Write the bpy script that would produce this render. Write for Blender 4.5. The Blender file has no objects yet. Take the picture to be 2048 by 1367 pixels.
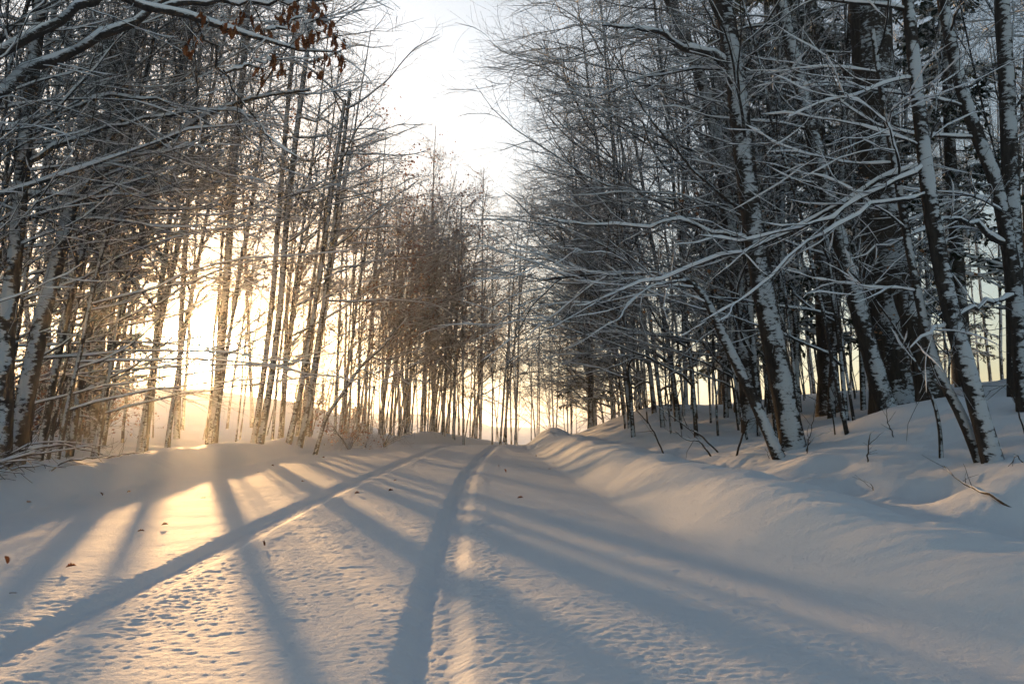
import bpy, math, random
import numpy as np
from mathutils import Vector

# ------------------------------------------------------------------ camera, sky, sun, exposure
sc = bpy.context.scene
C = sc.collection
F = 1479.0                      # focal length in pixels of the 2048 wide photograph
CAM = np.array([0.0, 0.0, 0.95])
TH = math.atan(144.5 / F)       # camera looks slightly up
cam_d = bpy.data.cameras.new('camera'); cam = bpy.data.objects.new('camera', cam_d); C.objects.link(cam)
cam.location = CAM; cam.rotation_euler = (math.pi / 2 + TH, 0, 0)
cam_d.sensor_width = 36.0; cam_d.lens = F / 2048 * 36; cam_d.clip_start = 0.05; cam_d.clip_end = 3000
sc.camera = cam
def ray(px, py):
    cx, cy = (px - 1024) / F, (683.5 - py) / F
    return np.array([cx, math.cos(TH) - cy * math.sin(TH), math.sin(TH) + cy * math.cos(TH)])
def at(px, py, Y):
    d = ray(px, py); return CAM + d * (Y / d[1])

SUN = ray(396, 694); SUN /= np.linalg.norm(SUN)
EL = math.asin(SUN[2]); AZ = math.atan2(SUN[0], SUN[1])      # AZ from +Y towards +X
w = bpy.data.worlds.new('World'); sc.world = w; w.use_nodes = True
nt = w.node_tree; nt.nodes.clear()
def N(nt, t, **kw):
    n = nt.nodes.new(t)
    for k, v in kw.items(): setattr(n, k, v)
    return n
out = N(nt, 'ShaderNodeOutputWorld')
sky = N(nt, 'ShaderNodeTexSky', sky_type='NISHITA', sun_disc=False, sun_elevation=EL, sun_rotation=AZ,
        altitude=200, air_density=1.0, dust_density=0.35, ozone_density=1.5)
bg = N(nt, 'ShaderNodeBackground'); bg.inputs['Strength'].default_value = 0.095
hs = N(nt, 'ShaderNodeHueSaturation'); hs.inputs['Saturation'].default_value = .82
nt.links.new(sky.outputs[0], hs.inputs['Color']); nt.links.new(hs.outputs[0], bg.inputs[0])
# circumsolar glow of the thin haze round the low sun
tc = N(nt, 'ShaderNodeTexCoord')
dot = N(nt, 'ShaderNodeVectorMath', operation='DOT_PRODUCT'); dot.inputs[1].default_value = tuple(SUN)
nt.links.new(tc.outputs['Generated'], dot.inputs[0])
mx = N(nt, 'ShaderNodeMath', operation='MAXIMUM'); mx.inputs[1].default_value = 0.0
nt.links.new(dot.outputs['Value'], mx.inputs[0])
prev = bg.outputs[0]
for e, col, s in ((4.0, (0.97, 0.94, 0.90), 0.42), (30.0, (1.0, 0.80, 0.54), 0.20), (2600.0, (1.0, 0.82, 0.55), 80.0)):
    pw = N(nt, 'ShaderNodeMath', operation='POWER'); pw.inputs[1].default_value = e
    nt.links.new(mx.outputs[0], pw.inputs[0])
    ml = N(nt, 'ShaderNodeMath', operation='MULTIPLY'); ml.inputs[1].default_value = s
    nt.links.new(pw.outputs[0], ml.inputs[0])
    b = N(nt, 'ShaderNodeBackground'); b.inputs[0].default_value = (*col, 1)
    nt.links.new(ml.outputs[0], b.inputs['Strength'])
    ad = N(nt, 'ShaderNodeAddShader'); nt.links.new(prev, ad.inputs[0]); nt.links.new(b.outputs[0], ad.inputs[1]); prev = ad.outputs[0]
nt.links.new(prev, out.inputs[0])

sl = bpy.data.lights.new('sun', 'SUN'); sl.energy = 5.0; sl.color = (1.0, 0.57, 0.23); sl.angle = math.radians(0.9)
so = bpy.data.objects.new('sun', sl); C.objects.link(so)
so.rotation_euler = Vector(SUN).to_track_quat('Z', 'Y').to_euler(); so.location = (-20, 50, 30)

vs = sc.view_settings; vs.view_transform = 'Standard'; vs.look = 'None'; vs.gamma = 1.0; vs.use_curve_mapping = False
vs.exposure = 1.25
cy = sc.cycles
cy.use_denoising = True
try:
    cy.denoiser = 'OPENIMAGEDENOISE'; cy.denoising_input_passes = 'RGB_ALBEDO_NORMAL'; cy.denoising_prefilter = 'ACCURATE'
except Exception: pass
cy.max_bounces = 4; cy.diffuse_bounces = 2; cy.glossy_bounces = 2; cy.transmission_bounces = 2; cy.volume_bounces = 0
cy.transparent_max_bounces = 4; cy.sample_clamp_indirect = 4.0; cy.caustics_reflective = False; cy.caustics_refractive = False
cy.use_adaptive_sampling = True; cy.adaptive_threshold = 0.03

# ------------------------------------------------------------------ noise and height field
def _hash(ix, iy, seed):
    h = (ix.astype(np.int64) * 374761393 + iy.astype(np.int64) * 668265263 + seed * 1442695041) & 0xFFFFFFFF
    h = ((h ^ (h >> 13)) * 1274126177) & 0xFFFFFFFF
    return (h ^ (h >> 16)) & 0xFFFF
def pn(x, y, seed=0):           # gradient noise, about -1..1
    x = np.asarray(x, float); y = np.asarray(y, float)
    ix = np.floor(x); iy = np.floor(y); fx = x - ix; fy = y - iy
    u = fx * fx * fx * (fx * (fx * 6 - 15) + 10); v = fy * fy * fy * (fy * (fy * 6 - 15) + 10)
    def g(ox, oy):
        a = _hash(ix + ox, iy + oy, seed) * (2 * math.pi / 65536)
        return np.cos(a) * (fx - ox) + np.sin(a) * (fy - oy)
    a, b, c, d = g(0, 0), g(1, 0), g(0, 1), g(1, 1)
    return 1.5 * ((a + (b - a) * u) * (1 - v) + (c + (d - c) * u) * v)
def fbm(x, y, o=4, seed=0, lac=2.03, gain=0.5):
    s = 0; a = 1.0
    for k in range(o):
        s = s + a * pn(x, y, seed + k * 17); x = x * lac; y = y * lac; a *= gain
    return s
def sst(a, b, x):
    t = np.clip((x - a) / (b - a), 0, 1); return t * t * (3 - 2 * t)
def tab(pts):
    xs = np.array([p[0] for p in pts], float); ys = np.array([p[1] for p in pts], float)
    # smooth (Catmull-Rom like) resample
    xx = np.linspace(xs[0], xs[-1], 800); yy = np.interp(xx, xs, ys)
    k = np.hanning(31); k /= k.sum(); yp = np.pad(yy, 15, mode='edge'); yy = np.convolve(yp, k, 'valid')
    return lambda y: np.interp(y, xx, yy)
xr = tab([(-10, 3.4), (0, 2.5), (2.7, 1.9), (3.8, 1.66), (6.3, 1.22), (11.5, .88), (18, .5), (25, .45), (32, 1.6), (45, 5), (80, 18)])
xl = tab([(-10, -4.0), (0, -4.1), (4, -4.2), (8, -4.75), (12, -5.0), (18, -5.0), (22, -4.4), (25, -3.2), (29, -1.4), (36, 1.0), (45, 3.0), (80, 14)])
tr = tab([(-10, .1), (0, -.14), (2.6, -.28), (3.8, -.37), (6.3, -.51), (11.5, -.69), (17, -.68), (24, -.5), (30, .3), (45, 4), (80, 16)])
tl = tab([(-10, -1.9), (0, -1.97), (3.8, -2.04), (6.3, -2.16), (11.5, -2.2), (17, -2.2), (24, -2.0), (30, -1.2), (45, 2.4), (80, 14)])
def crest(y):
    q = np.clip(y - 21, 0, 16); return -0.0042 * q * q - 0.09 * np.clip(y - 37, 0, 26)
MOUNDS = [  # x, y, height, rx, ry
    (4.7, 8.6, .36, 1.2, 1.3), (5.6, 6.6, .22, 1.0, 1.0), (3.0, 7.6, .10, .7, .8), (4.0, 5.2, .16, .9, .5), (3.4, 9.6, .12, .7, .5),
    (7.5, 11, .3, 1.8, 1.5), (2.6, 12, .12, .8, 1.5), (3.0, 17, .25, 1.2, 2.0), (4.4, 24, .4, 1.8, 3.0), (-2.9, 27.5, .15, 1.3, 1.2), (-17.5, 39, 1.9, 7.5, 9), (-10, 44, .9, 5, 8),
    (-5.2, 11.5, .08, .6, 1.0), (-5.5, 9.0, .05, .6, .8), (3.35, 5.9, -.13, .35, .3), (2.9, 6.6, -.10, .3, .3), (3.2, 7.3, -.08, .3, .3), (3.6, 4.6, -.12, .3, .25)]
def H(x, y, fine=True):
    x = np.asarray(x, float); y = np.asarray(y, float)
    R_, L_ = xr(y), xl(y)
    t = x - R_ + 0.10 * pn(y * .55, x * .1, 3); s = L_ - x + 0.10 * pn(y * .6, x * .1, 5)
    z = crest(y) * np.exp(-np.clip(-x - 6, 0, 99) / 9.0) * np.exp(-np.clip(x - 6, 0, 99) / 14.0)
    z = z + 0.02 * pn(x * .35, y * .25, 9)
    # ploughed ridge and rising wood floor on the right
    hr = np.interp(y, [0, 3, 4.5, 6.3, 9, 14, 22, 30], [.16, .20, .30, .40, .40, .38, .42, .4]) * (1 + .18 * pn(y * .42, 0 * x, 21))
    z = z + 1.12 * hr * (sst(-.05, .70, t) - .50 * sst(.80, 1.5, t))
    z = z + .235 * np.clip(t - 1.25, 0, 6.5) * sst(1.1, 2.2, t) * .8 + .075 * np.clip(t - 7.75, 0, 45)
    # ridge and ground on the left
    hl = np.interp(y, [0, 7, 11, 16, 24, 30], [.28, .28, .34, .34, .33, .36]) * (1 + .22 * pn(y * .5, 0 * x, 33))
    z = z + hl * (sst(-.05, .75, s) - .45 * sst(.85, 1.7, s))
    z = z + .028 * np.clip(s - 1.5, 0, 45) * sst(1.2, 4, s)
    off = sst(.0, 1.2, np.maximum(t, s))
    for (mx_, my_, h, rx, ry) in MOUNDS:
        z = z + h * np.exp(-((x - mx_) / rx) ** 2 - ((y - my_) / ry) ** 2)
    z = z + off * (0.06 * pn(x * .9, y * .9, 41) + .12 * pn(x * .3, y * .3, 43) * sst(1.5, 4, np.maximum(t, s)) + .025 * pn(x * 2.2, y * 2.2, 47))
    # wind flutes sweeping down both banks
    bank = sst(.05, .45, t) * (1 - sst(.9, 1.5, t)) + .6 * sst(.05, .4, s) * (1 - sst(.8, 1.3, s))
    z = z + bank * .012 * pn(y * 2.6 + np.minimum(np.abs(t), 3) * 2.2, x * .8, 51) + bank * .008 * pn(y * 7 + np.minimum(np.abs(t), 3) * 5, x * 1.5, 52) + bank * .004 * pn(y * 17 + np.minimum(np.abs(t), 3) * 11, x * 4, 53)
    # the two tyre tracks, softened by new snow
    for k, cl in enumerate((tr, tl)):
        d = x - cl(y); wob = .016 * pn(y * 3.2, 0 * x + k * 7, 61) + .012 * pn(y * 10, x * 3, 62) + .009 * pn(y * 27, x * 6, 64)
        a = np.abs(d + wob)
        z = z - .036 * (1 - sst(.06, .18, a)) + (.006 + .001 * np.sign(d)) * np.exp(-((a - .26) / .11) ** 2) * (1 + .5 * pn(x * 3 + 5, y * 2.2, 63 + k))
        z = z + (.0022 + .0012 * np.sign(d)) * np.exp(-((a - .27) / .13) ** 2) * (.5 * pn(x * 9, y * 16, 70 + k) + 1.2 * pn(x * 24, y * 30, 72 + k))
        z = z - .006 * (1 - sst(.02, .05, np.abs(d + .055 + wob))) + .005 * (1 - sst(.02, .14, a)) * (pn(x * 20, y * 16, 75) + .6 * pn(x * 40, y * 34, 76))
    if fine:
        fade = 1 - .75 * sst(9, 22, y)
        calm = .55 + .45 * sst(-.25, .35, pn(x * .55 + 4, y * .35, 80))
        calm = np.where(t > -.35, calm * .55, calm)
        tm = 1 - .75 * (1 - sst(.10, .18, np.minimum(np.abs(x - tr(y)), np.abs(x - tl(y)))))
        wx = x + .05 * pn(x * 4, y * 5, 90)
        z = z + fade * calm * tm * (.0012 * pn(wx * 2.6 + .7 * y, y * 9, 81) + .0016 * pn(wx * 2.2 + .9 * y, y * 14, 82) - .0026 * np.abs(pn(wx * 4.5 - .6 * y, y * 24, 83)) + .0022 * pn(wx * 11, y * 36, 89) + .0034 * pn(wx * 26, y * 40, 88))
        z = z + .004 * fade * tm * pn(x * 2.1, y * 2.8, 84) + fade * off * (.008 * pn(x * 8, y * 8, 85) + .0080 * pn(x * 20, y * 20, 87)) * (.35 + .65 * sst(-.2, .4, pn(x * .8, y * .8, 86)))
    return z
def hz(x, y): return float(H(np.array([x]), np.array([y]), True)[0])
def on_ground(px, py):
    d = ray(px, py); ts = np.geomspace(1.5, 80, 3000)
    P = CAM + ts[:, None] * d; k = np.argmax(P[:, 2] <= H(P[:, 0], P[:, 1]))
    return P[k]

# ------------------------------------------------------------------ materials
def mat(name, rough=.8, spec=.3):
    m = bpy.data.materials.new(name); m.use_nodes = True; n = m.node_tree
    b = n.nodes['Principled BSDF']; b.inputs['Roughness'].default_value = rough; b.inputs['Specular IOR Level'].default_value = spec
    return m, n, b
def noise(n, scale, detail=3, vec=None, rough=.55):
    t = N(n, 'ShaderNodeTexNoise'); t.inputs['Scale'].default_value = scale; t.inputs['Detail'].default_value = detail; t.inputs['Roughness'].default_value = rough
    if vec: n.links.new(vec, t.inputs['Vector'])
    return t.outputs['Fac']
def ramp(n, fac, stops):
    r = N(n, 'ShaderNodeValToRGB'); e = r.color_ramp.elements
    while len(e) < len(stops): e.new(.5)
    for el, (p, c) in zip(e, stops): el.position = p; el.color = (*c, 1)
    n.links.new(fac, r.inputs[0]); return r.outputs[0]
def math_(n, op, a, b=None, c=None, clamp=False):
    m = N(n, 'ShaderNodeMath', operation=op, use_clamp=clamp)
    for i, v in enumerate((a, b, c)):
        if v is None: continue
        if isinstance(v, (int, float)): m.inputs[i].default_value = v
        else: n.links.new(v, m.inputs[i])
    return m.outputs[0]
def mapr(n, v, a, b):
    m = N(n, 'ShaderNodeMapRange', interpolation_type='SMOOTHSTEP'); n.links.new(v, m.inputs[0]); m.inputs[1].default_value = a; m.inputs[2].default_value = b
    return m.outputs[0]
def bump(n, b, h, strength, dist):
    bp = N(n, 'ShaderNodeBump'); bp.inputs['Strength'].default_value = strength; bp.inputs['Distance'].default_value = dist
    n.links.new(h, bp.inputs['Height']); n.links.new(bp.outputs[0], b.inputs['Normal'])

SNOW_C = (.83, .85, .88)
m_snow, n, b = mat('snow_ground', .7, .16)
g = N(n, 'ShaderNodeNewGeometry')
n.links.new(ramp(n, noise(n, 1.3, 4, g.outputs['Position']), [(.3, (.80, .83, .87)), (.7, (.86, .87, .89))]), b.inputs['Base Color'])
h1 = noise(n, 60, 5, g.outputs['Position'], .65); h2 = noise(n, 330, 2, g.outputs['Position'])
bump(n, b, math_(n, 'ADD', h1, math_(n, 'MULTIPLY', h2, .35)), .9, .008)

m_bsnow, n, b = mat('branch_snow', .7, .2)
g = N(n, 'ShaderNodeNewGeometry')
b.inputs['Base Color'].default_value = (.80, .83, .87, 1)
bump(n, b, noise(n, 40, 3, g.outputs['Position']), .5, .01)

WIND = (0.0, -1.0, 0.0)        # the storm came from behind the camera: snow is plastered on that side
def bark(name, c0, c1, plaster, up, thr, scale=14.0, vstretch=.18):
    m, n, b = mat(name, .9, .15)
    g = N(n, 'ShaderNodeNewGeometry'); pos = g.outputs['Position']
    mp = N(n, 'ShaderNodeMapping'); mp.inputs['Scale'].default_value = (1, 1, vstretch); n.links.new(pos, mp.inputs[0])
    f = noise(n, scale * 2.2, 5, mp.outputs[0], .7)
    bc = ramp(n, f, [(.32, c0), (.68, c1)])
    sx = N(n, 'ShaderNodeVectorMath', operation='DOT_PRODUCT'); n.links.new(g.outputs['Normal'], sx.inputs[0]); sx.inputs[1].default_value = (WIND[0] * plaster, WIND[1] * plaster, up)
    mp2 = N(n, 'ShaderNodeMapping'); mp2.inputs['Scale'].default_value = (1, 1, 2.2); n.links.new(pos, mp2.inputs[0])
    f2 = noise(n, scale, 4, mp2.outputs[0], .65); f3 = noise(n, scale * .18, 2, pos)
    v = math_(n, 'ADD', sx.outputs['Value'], math_(n, 'ADD', math_(n, 'MULTIPLY', math_(n, 'SUBTRACT', f2, .5), 2.4), math_(n, 'MULTIPLY', math_(n, 'SUBTRACT', f3, .5), 2.2)))
    k = mapr(n, v, thr, thr + .30)
    mixn = N(n, 'ShaderNodeMix', data_type='RGBA'); n.links.new(k, mixn.inputs[0]); n.links.new(bc, mixn.inputs[6]); mixn.inputs[7].default_value = (.52, .56, .60, 1)
    n.links.new(mixn.outputs[2], b.inputs['Base Color'])
    bump(n, b, math_(n, 'ADD', math_(n, 'MULTIPLY', f, .6), math_(n, 'MULTIPLY', k, .7)), .7, .012)
    return m
m_trunk = bark('bark_plastered', (.014, .012, .012), (.060, .052, .046), 1.05, .5, .76, 13.0)
m_rough = bark('bark_rough', (.014, .012, .011), (.080, .066, .054), .75, .5, .72, 12.0, .12)
m_branch = bark('bark_branch', (.018, .016, .016), (.052, .046, .043), .45, .9, .42, 22.0, 1.0)
m_twig = bark('bark_twig', (.026, .024, .024), (.058, .052, .050), .5, .8, .30, 16.0, 1.0)
m_stick = bark('bark_stick', (.022, .017, .014), (.06, .045, .036), .1, .9, .72, 30.0, 1.0)

def leafmat(name, c0, c1, c2):
    m, n, b = mat(name, .7, .2)
    oi = N(n, 'ShaderNodeObjectInfo'); g = N(n, 'ShaderNodeNewGeometry')
    f = math_(n, 'ADD', math_(n, 'MULTIPLY', noise(n, 9, 2, g.outputs['Position']), .8), math_(n, 'MULTIPLY', oi.outputs['Random'], .2))
    col = ramp(n, f, [(.25, c0), (.5, c1), (.75, c2)])
    n.links.new(col, b.inputs['Base Color'])
    tr_ = N(n, 'ShaderNodeBsdfTranslucent'); n.links.new(col, tr_.inputs[0])
    ms = N(n, 'ShaderNodeMixShader'); ms.inputs[0].default_value = .5
    o = n.nodes['Material Output']; n.links.new(b.outputs[0], ms.inputs[1]); n.links.new(tr_.outputs[0], ms.inputs[2]); n.links.new(ms.outputs[0], o.inputs[0])
    return m
m_oak = leafmat('leaf_oak', (.10, .035, .015), (.22, .078, .030), (.32, .13, .05))
m_beech = leafmat('leaf_beech', (.20, .10, .05), (.33, .17, .085), (.42, .24, .13))
m_needle = leafmat('needles', (.012, .022, .014), (.022, .036, .022), (.035, .05, .03))

# ------------------------------------------------------------------ mesh helpers
class Acc:
    def __init__(s): s.v = []; s.f = []; s.n = 0
    def add(s, v, f): s.v.append(v); s.f.append(f + s.n); s.n += len(v)
    def mesh(s, name, m, smooth=True):
        if not s.v: return None
        v = np.concatenate(s.v).astype(np.float32); f = np.concatenate(s.f).astype(np.int32)
        return quads(name, v, f, m, smooth)
def quads(name, v, f, m, smooth=True):
    me = bpy.data.meshes.new(name); k = f.shape[1]
    me.vertices.add(len(v)); me.vertices.foreach_set('co', v.ravel())
    me.loops.add(f.size); me.loops.foreach_set('vertex_index', f.ravel())
    me.polygons.add(len(f)); me.polygons.foreach_set('loop_start', np.arange(0, f.size, k, dtype=np.int32))
    me.polygons.foreach_set('use_smooth', np.full(len(f), smooth))
    me.update(calc_edges=True); me.materials.append(m); return me
def nrm(a): return a / np.maximum(np.linalg.norm(a, axis=-1, keepdims=True), 1e-9)
def tubes(acc, P, R, S, rough=0.0, rng=None):
    B, n, _ = P.shape
    T = nrm(np.gradient(P, axis=1)); mT = np.abs(nrm(P[:, -1] - P[:, 0]))
    ref = np.where((mT[:, 2:3] > .8), np.array([[1., 0, 0]]), np.array([[0, 0, 1.]]))[:, None, :]
    U = nrm(np.cross(T, np.broadcast_to(ref, T.shape))); V = np.cross(T, U)
    a = np.arange(S) * 2 * math.pi / S + (math.pi / 2 if S == 3 else 0)
    rr = R[:, :, None] * np.ones(S)
    if rough: rr = rr * (1 + rough * rng.standard_normal(rr.shape))
    v = P[:, :, None, :] + rr[..., None] * (np.cos(a)[:, None] * U[:, :, None, :] + np.sin(a)[:, None] * V[:, :, None, :])
    i = np.arange(B * n * S).reshape(B, n, S)
    q = np.stack([i[:, :-1], np.roll(i, -1, 2)[:, :-1], np.roll(i, -1, 2)[:, 1:], i[:, 1:]], -1).reshape(-1, 4)
    acc.add(v.reshape(-1, 3), q)
def snow_on(acc, P, R, rng, S=5, add=.006, amount=1.0, cover=.9):
    B, n, _ = P.shape
    T = nrm(np.gradient(P, axis=1)); flat = np.clip(1 - T[..., 2] ** 2, 0, 1)
    cl = .45 + .65 * rng.random((B, n)); cl *= (rng.random((B, 1)) < cover)
    rs = (R * .85 + add) * cl * np.clip((flat - .22) / .5, 0, 1) * amount
    rs[:, 0] *= .6; rs[:, -1] *= .3
    Q = P.copy(); Q[..., 2] += R * .45 + rs * .42
    Q[..., 1] -= R * .25
    keep = rs.max(1) > .002
    if keep.any(): tubes(acc, Q[keep], np.maximum(rs[keep], .0006), S)
def sample(P, R, idx, t):
    n = P.shape[1]; f = np.clip(t * (n - 1), 0, n - 1.001); i = f.astype(int); u = (f - i)[:, None]
    p = P[idx, i] * (1 - u) + P[idx, i + 1] * u; r = R[idx, i] * (1 - u[:, 0]) + R[idx, i + 1] * u[:, 0]
    return p, nrm(P[idx, i + 1] - P[idx, i]), r
def grow(rng, P, R, per, t0, t1, ang, length, n, wob=.12, up=.0, bias=None, bw=0.0, rk=.011, rmax=.62, rtip=.0025, droop=0.0, lf=None, flat=0.0):
    """children of a set of branches; everything in arrays"""
    B = len(P); idx = np.repeat(np.arange(B), per)
    t = t0 + (t1 - t0) * (np.tile(np.arange(per), B) + rng.random(B * per)) / per
    p, T, r = sample(P, R, idx, t)
    U = nrm(np.cross(T, rng.standard_normal(T.shape))); a = np.radians(rng.uniform(*ang, len(t)))[:, None]
    d = np.cos(a) * T + np.sin(a) * U
    d[:, 2] = d[:, 2] * (1 - flat) + up
    if bias is not None: d = d + bw * np.asarray(bias)
    d = nrm(d)
    L = rng.uniform(*length, len(t))
    if lf is not None: L = L * lf(t)
    pts = [p]; step = (L / (n - 1))[:, None]; side = rng.standard_normal(d.shape) * wob * .5
    for k in range(n - 1):
        d = nrm(d + rng.standard_normal(d.shape) * wob + side * .5 + np.array([0, 0, -droop]))
        p = p + d * step; pts.append(p)
    Q = np.stack(pts, 1)
    r0 = np.minimum(r * rmax, rk * L + .0015); tt = np.linspace(0, 1, n)
    RR = r0[:, None] * (1 - tt) + rtip * tt
    RR = np.maximum(RR, rtip)
    return Q, RR
def resample(pts, n):
    pts = np.asarray(pts, float); d = np.r_[0, np.cumsum(np.linalg.norm(np.diff(pts[:, :3], axis=0), axis=1))]
    u = np.linspace(0, d[-1], n); o = np.stack([np.interp(u, d, pts[:, k]) for k in range(pts.shape[1])], 1)
    q = o.copy(); q[1:-1] = .25 * o[:-2] + .5 * o[1:-1] + .25 * o[2:]
    return q
def leaf_cards(acc, pos, size, rng, hang=.7):
    k = len(pos); d = nrm(rng.standard_normal((k, 3)) * np.array([1, 1, .6]) + np.array([0, 0, -hang])); s = nrm(np.cross(d, rng.standard_normal((k, 3)))); up = np.cross(d, s)
    L = (size * rng.uniform(.7, 1.25, k))[:, None]; w_ = L * .36
    v = np.stack([pos, pos + d * L * .45 + s * w_ + up * L * .12, pos + d * L, pos + d * L * .45 - s * w_ + up * L * .12], 1).reshape(-1, 3)
    acc.add(v, np.arange(4 * k).reshape(k, 4))

def newobj(name, me, parent=None, loc=None):
    o = bpy.data.objects.new(name, me); C.objects.link(o)
    if parent: o.parent = parent
    if loc is not None: o.location = loc
    return o
def tag(o, label, cat, group=None):
    o['label'] = label; o['category'] = cat
    if group: o['group'] = group
    return o
def thing(name, label, cat, loc, rz=0, s=1.0, group=None, tilt=0.0):
    o = bpy.data.objects.new(name, None); C.objects.link(o); o.location = loc; o.rotation_euler = (0, tilt, rz); o.scale = (s, s, s); o.empty_display_size = .2
    return tag(o, label, cat, group)

# ------------------------------------------------------------------ the ground sheet: road, tyre tracks, banks, wood floor
def axis_x():
    st = .013; c = list(np.arange(-2.5, 1.9, st)); d = st; x = c[-1]
    while x < 170: d *= 1.026; x += d; c.append(x)
    d = st; x = c[0]; l = []
    while x > -170: d *= 1.026; x -= d; l.append(x)
    return np.array(l[::-1] + c)
def axis_y():
    c = list(np.arange(-30, 1.2, 1.2)) + list(np.arange(1.2, 2.0, .05)); y = 2.0
    while y < 220: c.append(y); y += max(.0105, .0047 * y)
    return np.array(c)
def build_ground():
    X, Y = axis_x(), axis_y(); gx, gy = np.meshgrid(X, Y); z = H(gx, gy)
    v = np.stack([gx, gy, z], -1); nx, ny = len(X), len(Y)
    du = np.gradient(v, axis=1); dv = np.gradient(v, axis=0); nor = nrm(np.cross(du, dv)).reshape(-1, 3)
    v = v.reshape(-1, 3); i = np.arange(nx * ny).reshape(ny, nx)
    f = np.stack([i[:-1, :-1], i[:-1, 1:], i[1:, 1:], i[1:, :-1]], -1).reshape(-1, 4)
    cx = v[f].mean(1); x, y = cx[:, 0], cx[:, 1]
    R_, L_ = xr(y), xl(y); reg = np.zeros(len(f), int)          # 0 ground 1 road 2 right bank 3 left bank 4,5 tracks
    lim = y < 48
    reg[(x < R_) & (x > L_) & lim] = 1
    reg[(x >= R_) & (x < R_ + 1.5) & lim] = 2; reg[(x <= L_) & (x > L_ - 1.5) & lim] = 3
    reg[(np.abs(x - tr(y)) < .17) & (y < 30)] = 4; reg[(np.abs(x - tl(y)) < .17) & (y < 30)] = 5
    res = {}
    for k, name in ((0, 'ground'), (1, 'road'), (2, 'snow_bank'), (3, 'snow_bank'), (4, 'tyre_track'), (5, 'tyre_track')):
        ff = f[reg == k]; used, inv = np.unique(ff, return_inverse=True)
        me = quads(name, v[used].astype(np.float32), inv.reshape(-1, 4).astype(np.int32), m_snow)
        me.normals_split_custom_set_from_vertices(nor[used].tolist())
        res[k] = newobj(name, me, res[1] if k >= 4 else None)
        if k < 4: res[k]['kind'] = 'structure'
    res[0]['label'] = 'smooth deep snow over the wood floor and field'
    res[1]['label'] = 'snow covered lane with two tyre tracks'
    res[2]['label'] = 'wind fluted ploughed snow ridge along the right of the lane'
    res[3]['label'] = 'low ploughed snow ridge in shade along the left of the lane'
build_ground()

# ------------------------------------------------------------------ tree prototypes
def tree_parts(rng, P0, R0, lv, trunk_mat, S0=9, leaves=None, extra=None, twigsnow=True):
    """P0 (1,n,3) trunk line -> dict of part meshes"""
    tr_, br, sn, tw = Acc(), Acc(), Acc(), Acc()
    tubes(tr_, P0, R0, S0, .035, rng)
    P, R = P0, R0; allb = []
    sets = [(P0, R0)]
    for k, kw in enumerate(lv):
        Q, RR = grow(rng, P, R, **kw)
        if k == 0 and extra is not None:
            EQ, ER = extra; n_ = Q.shape[1]
            eq = np.stack([resample(np.c_[e, r], n_) for e, r in zip(EQ, ER)]); eq[:, 1:, :3] += rng.normal(0, .022, eq[:, 1:, :3].shape)
            Q = np.concatenate([Q, eq[..., :3]]); RR = np.concatenate([RR, eq[..., 3]])
        if k == 0: tubes(br, Q, RR, 6); snow_on(sn, Q, RR, rng, 6, .010)
        elif k == 1: tubes(br, Q, RR, 4); snow_on(sn, Q, RR, rng, 4, .006, 1.0, .85)
        else: tubes(tw, Q, RR, 3)
        P, R = Q, RR
        sets.append((Q, RR))
    d = {'trunk': tr_.mesh('trunk', trunk_mat), 'branches': br.mesh('branches', m_branch), 'twigs': tw.mesh('twigs', m_twig), 'snow': sn.mesh('snow', m_bsnow)}
    if leaves:
        prob, size, m_, zlo, zhi = leaves; la = Acc(); Q = sets[-1][0]
        pts = Q[:, 1:].reshape(-1, 3); keep = (rng.random(len(pts)) < prob) & (pts[:, 2] > zlo) & (pts[:, 2] < zhi)
        # leaves come in clusters: keep where a slow noise is high
        g_ = pn(pts[:, 0] * 1.1 + 3, pts[:, 2] * 1.1 + pts[:, 1], 7); keep &= g_ > .0
        pts = pts[keep]
        if len(pts): leaf_cards(la, pts, size, rng); d['leaves'] = la.mesh('leaves', m_, False)
    return d
def trunk_line(rng, Ht, r, lean, n=16, wob=.02, rt=.012):
    t = np.linspace(0, 1, n); a = rng.uniform(0, 6.28)
    x = lean * (t ** 1.25) * Ht + np.cumsum(rng.normal(0, wob, n)) * .6; y = np.cumsum(rng.normal(0, wob, n)) * .6
    x -= x[0]; y -= y[0]
    z = -.35 + t * (Ht + .35)
    P = np.stack([x, y, z], -1)[None]; R = (r * (1 - t) ** .8 + rt * t)
    R = R * (1 + .3 * np.exp(-(z + .35) / .25)); return P, R[None]

def edge_tree(seed, Ht=10.5, r=.085, lean=.12, n1=16, leaves=None, low=False):
    rng = np.random.default_rng(seed); P, R = trunk_line(rng, Ht, r, lean)
    lv = [dict(per=n1, t0=.26, t1=.99, ang=(40, 72), length=(2.1, 3.7), n=10, wob=.125, up=.14, bias=(1, 0, .05), bw=.34, rk=.0085, lf=lambda t: 1.05 - .62 * np.clip((t - .3) / .7, 0, 1), droop=.0),
          dict(per=9, t0=.18, t1=1.0, ang=(22, 55), length=(.8, 1.7), n=6, wob=.12, up=.08, rk=.0056, rtip=.0022, lf=lambda t: 1.15 - .6 * t, flat=.15),
          dict(per=8, t0=.1, t1=1.0, ang=(22, 60), length=(.28, .75), n=4, wob=.14, up=.06, rk=.0052, rtip=.0019)]
    if low:
        lv[0].update(t0=.09, t1=.97, ang=(50, 82), length=(2.4, 4.2), up=.0, bw=.8, per=n1 + 4); lv[1].update(flat=.45, up=.03); lv[2].update(flat=.2)
    return tree_parts(rng, P, R, lv, m_trunk, 8, leaves)
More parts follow.
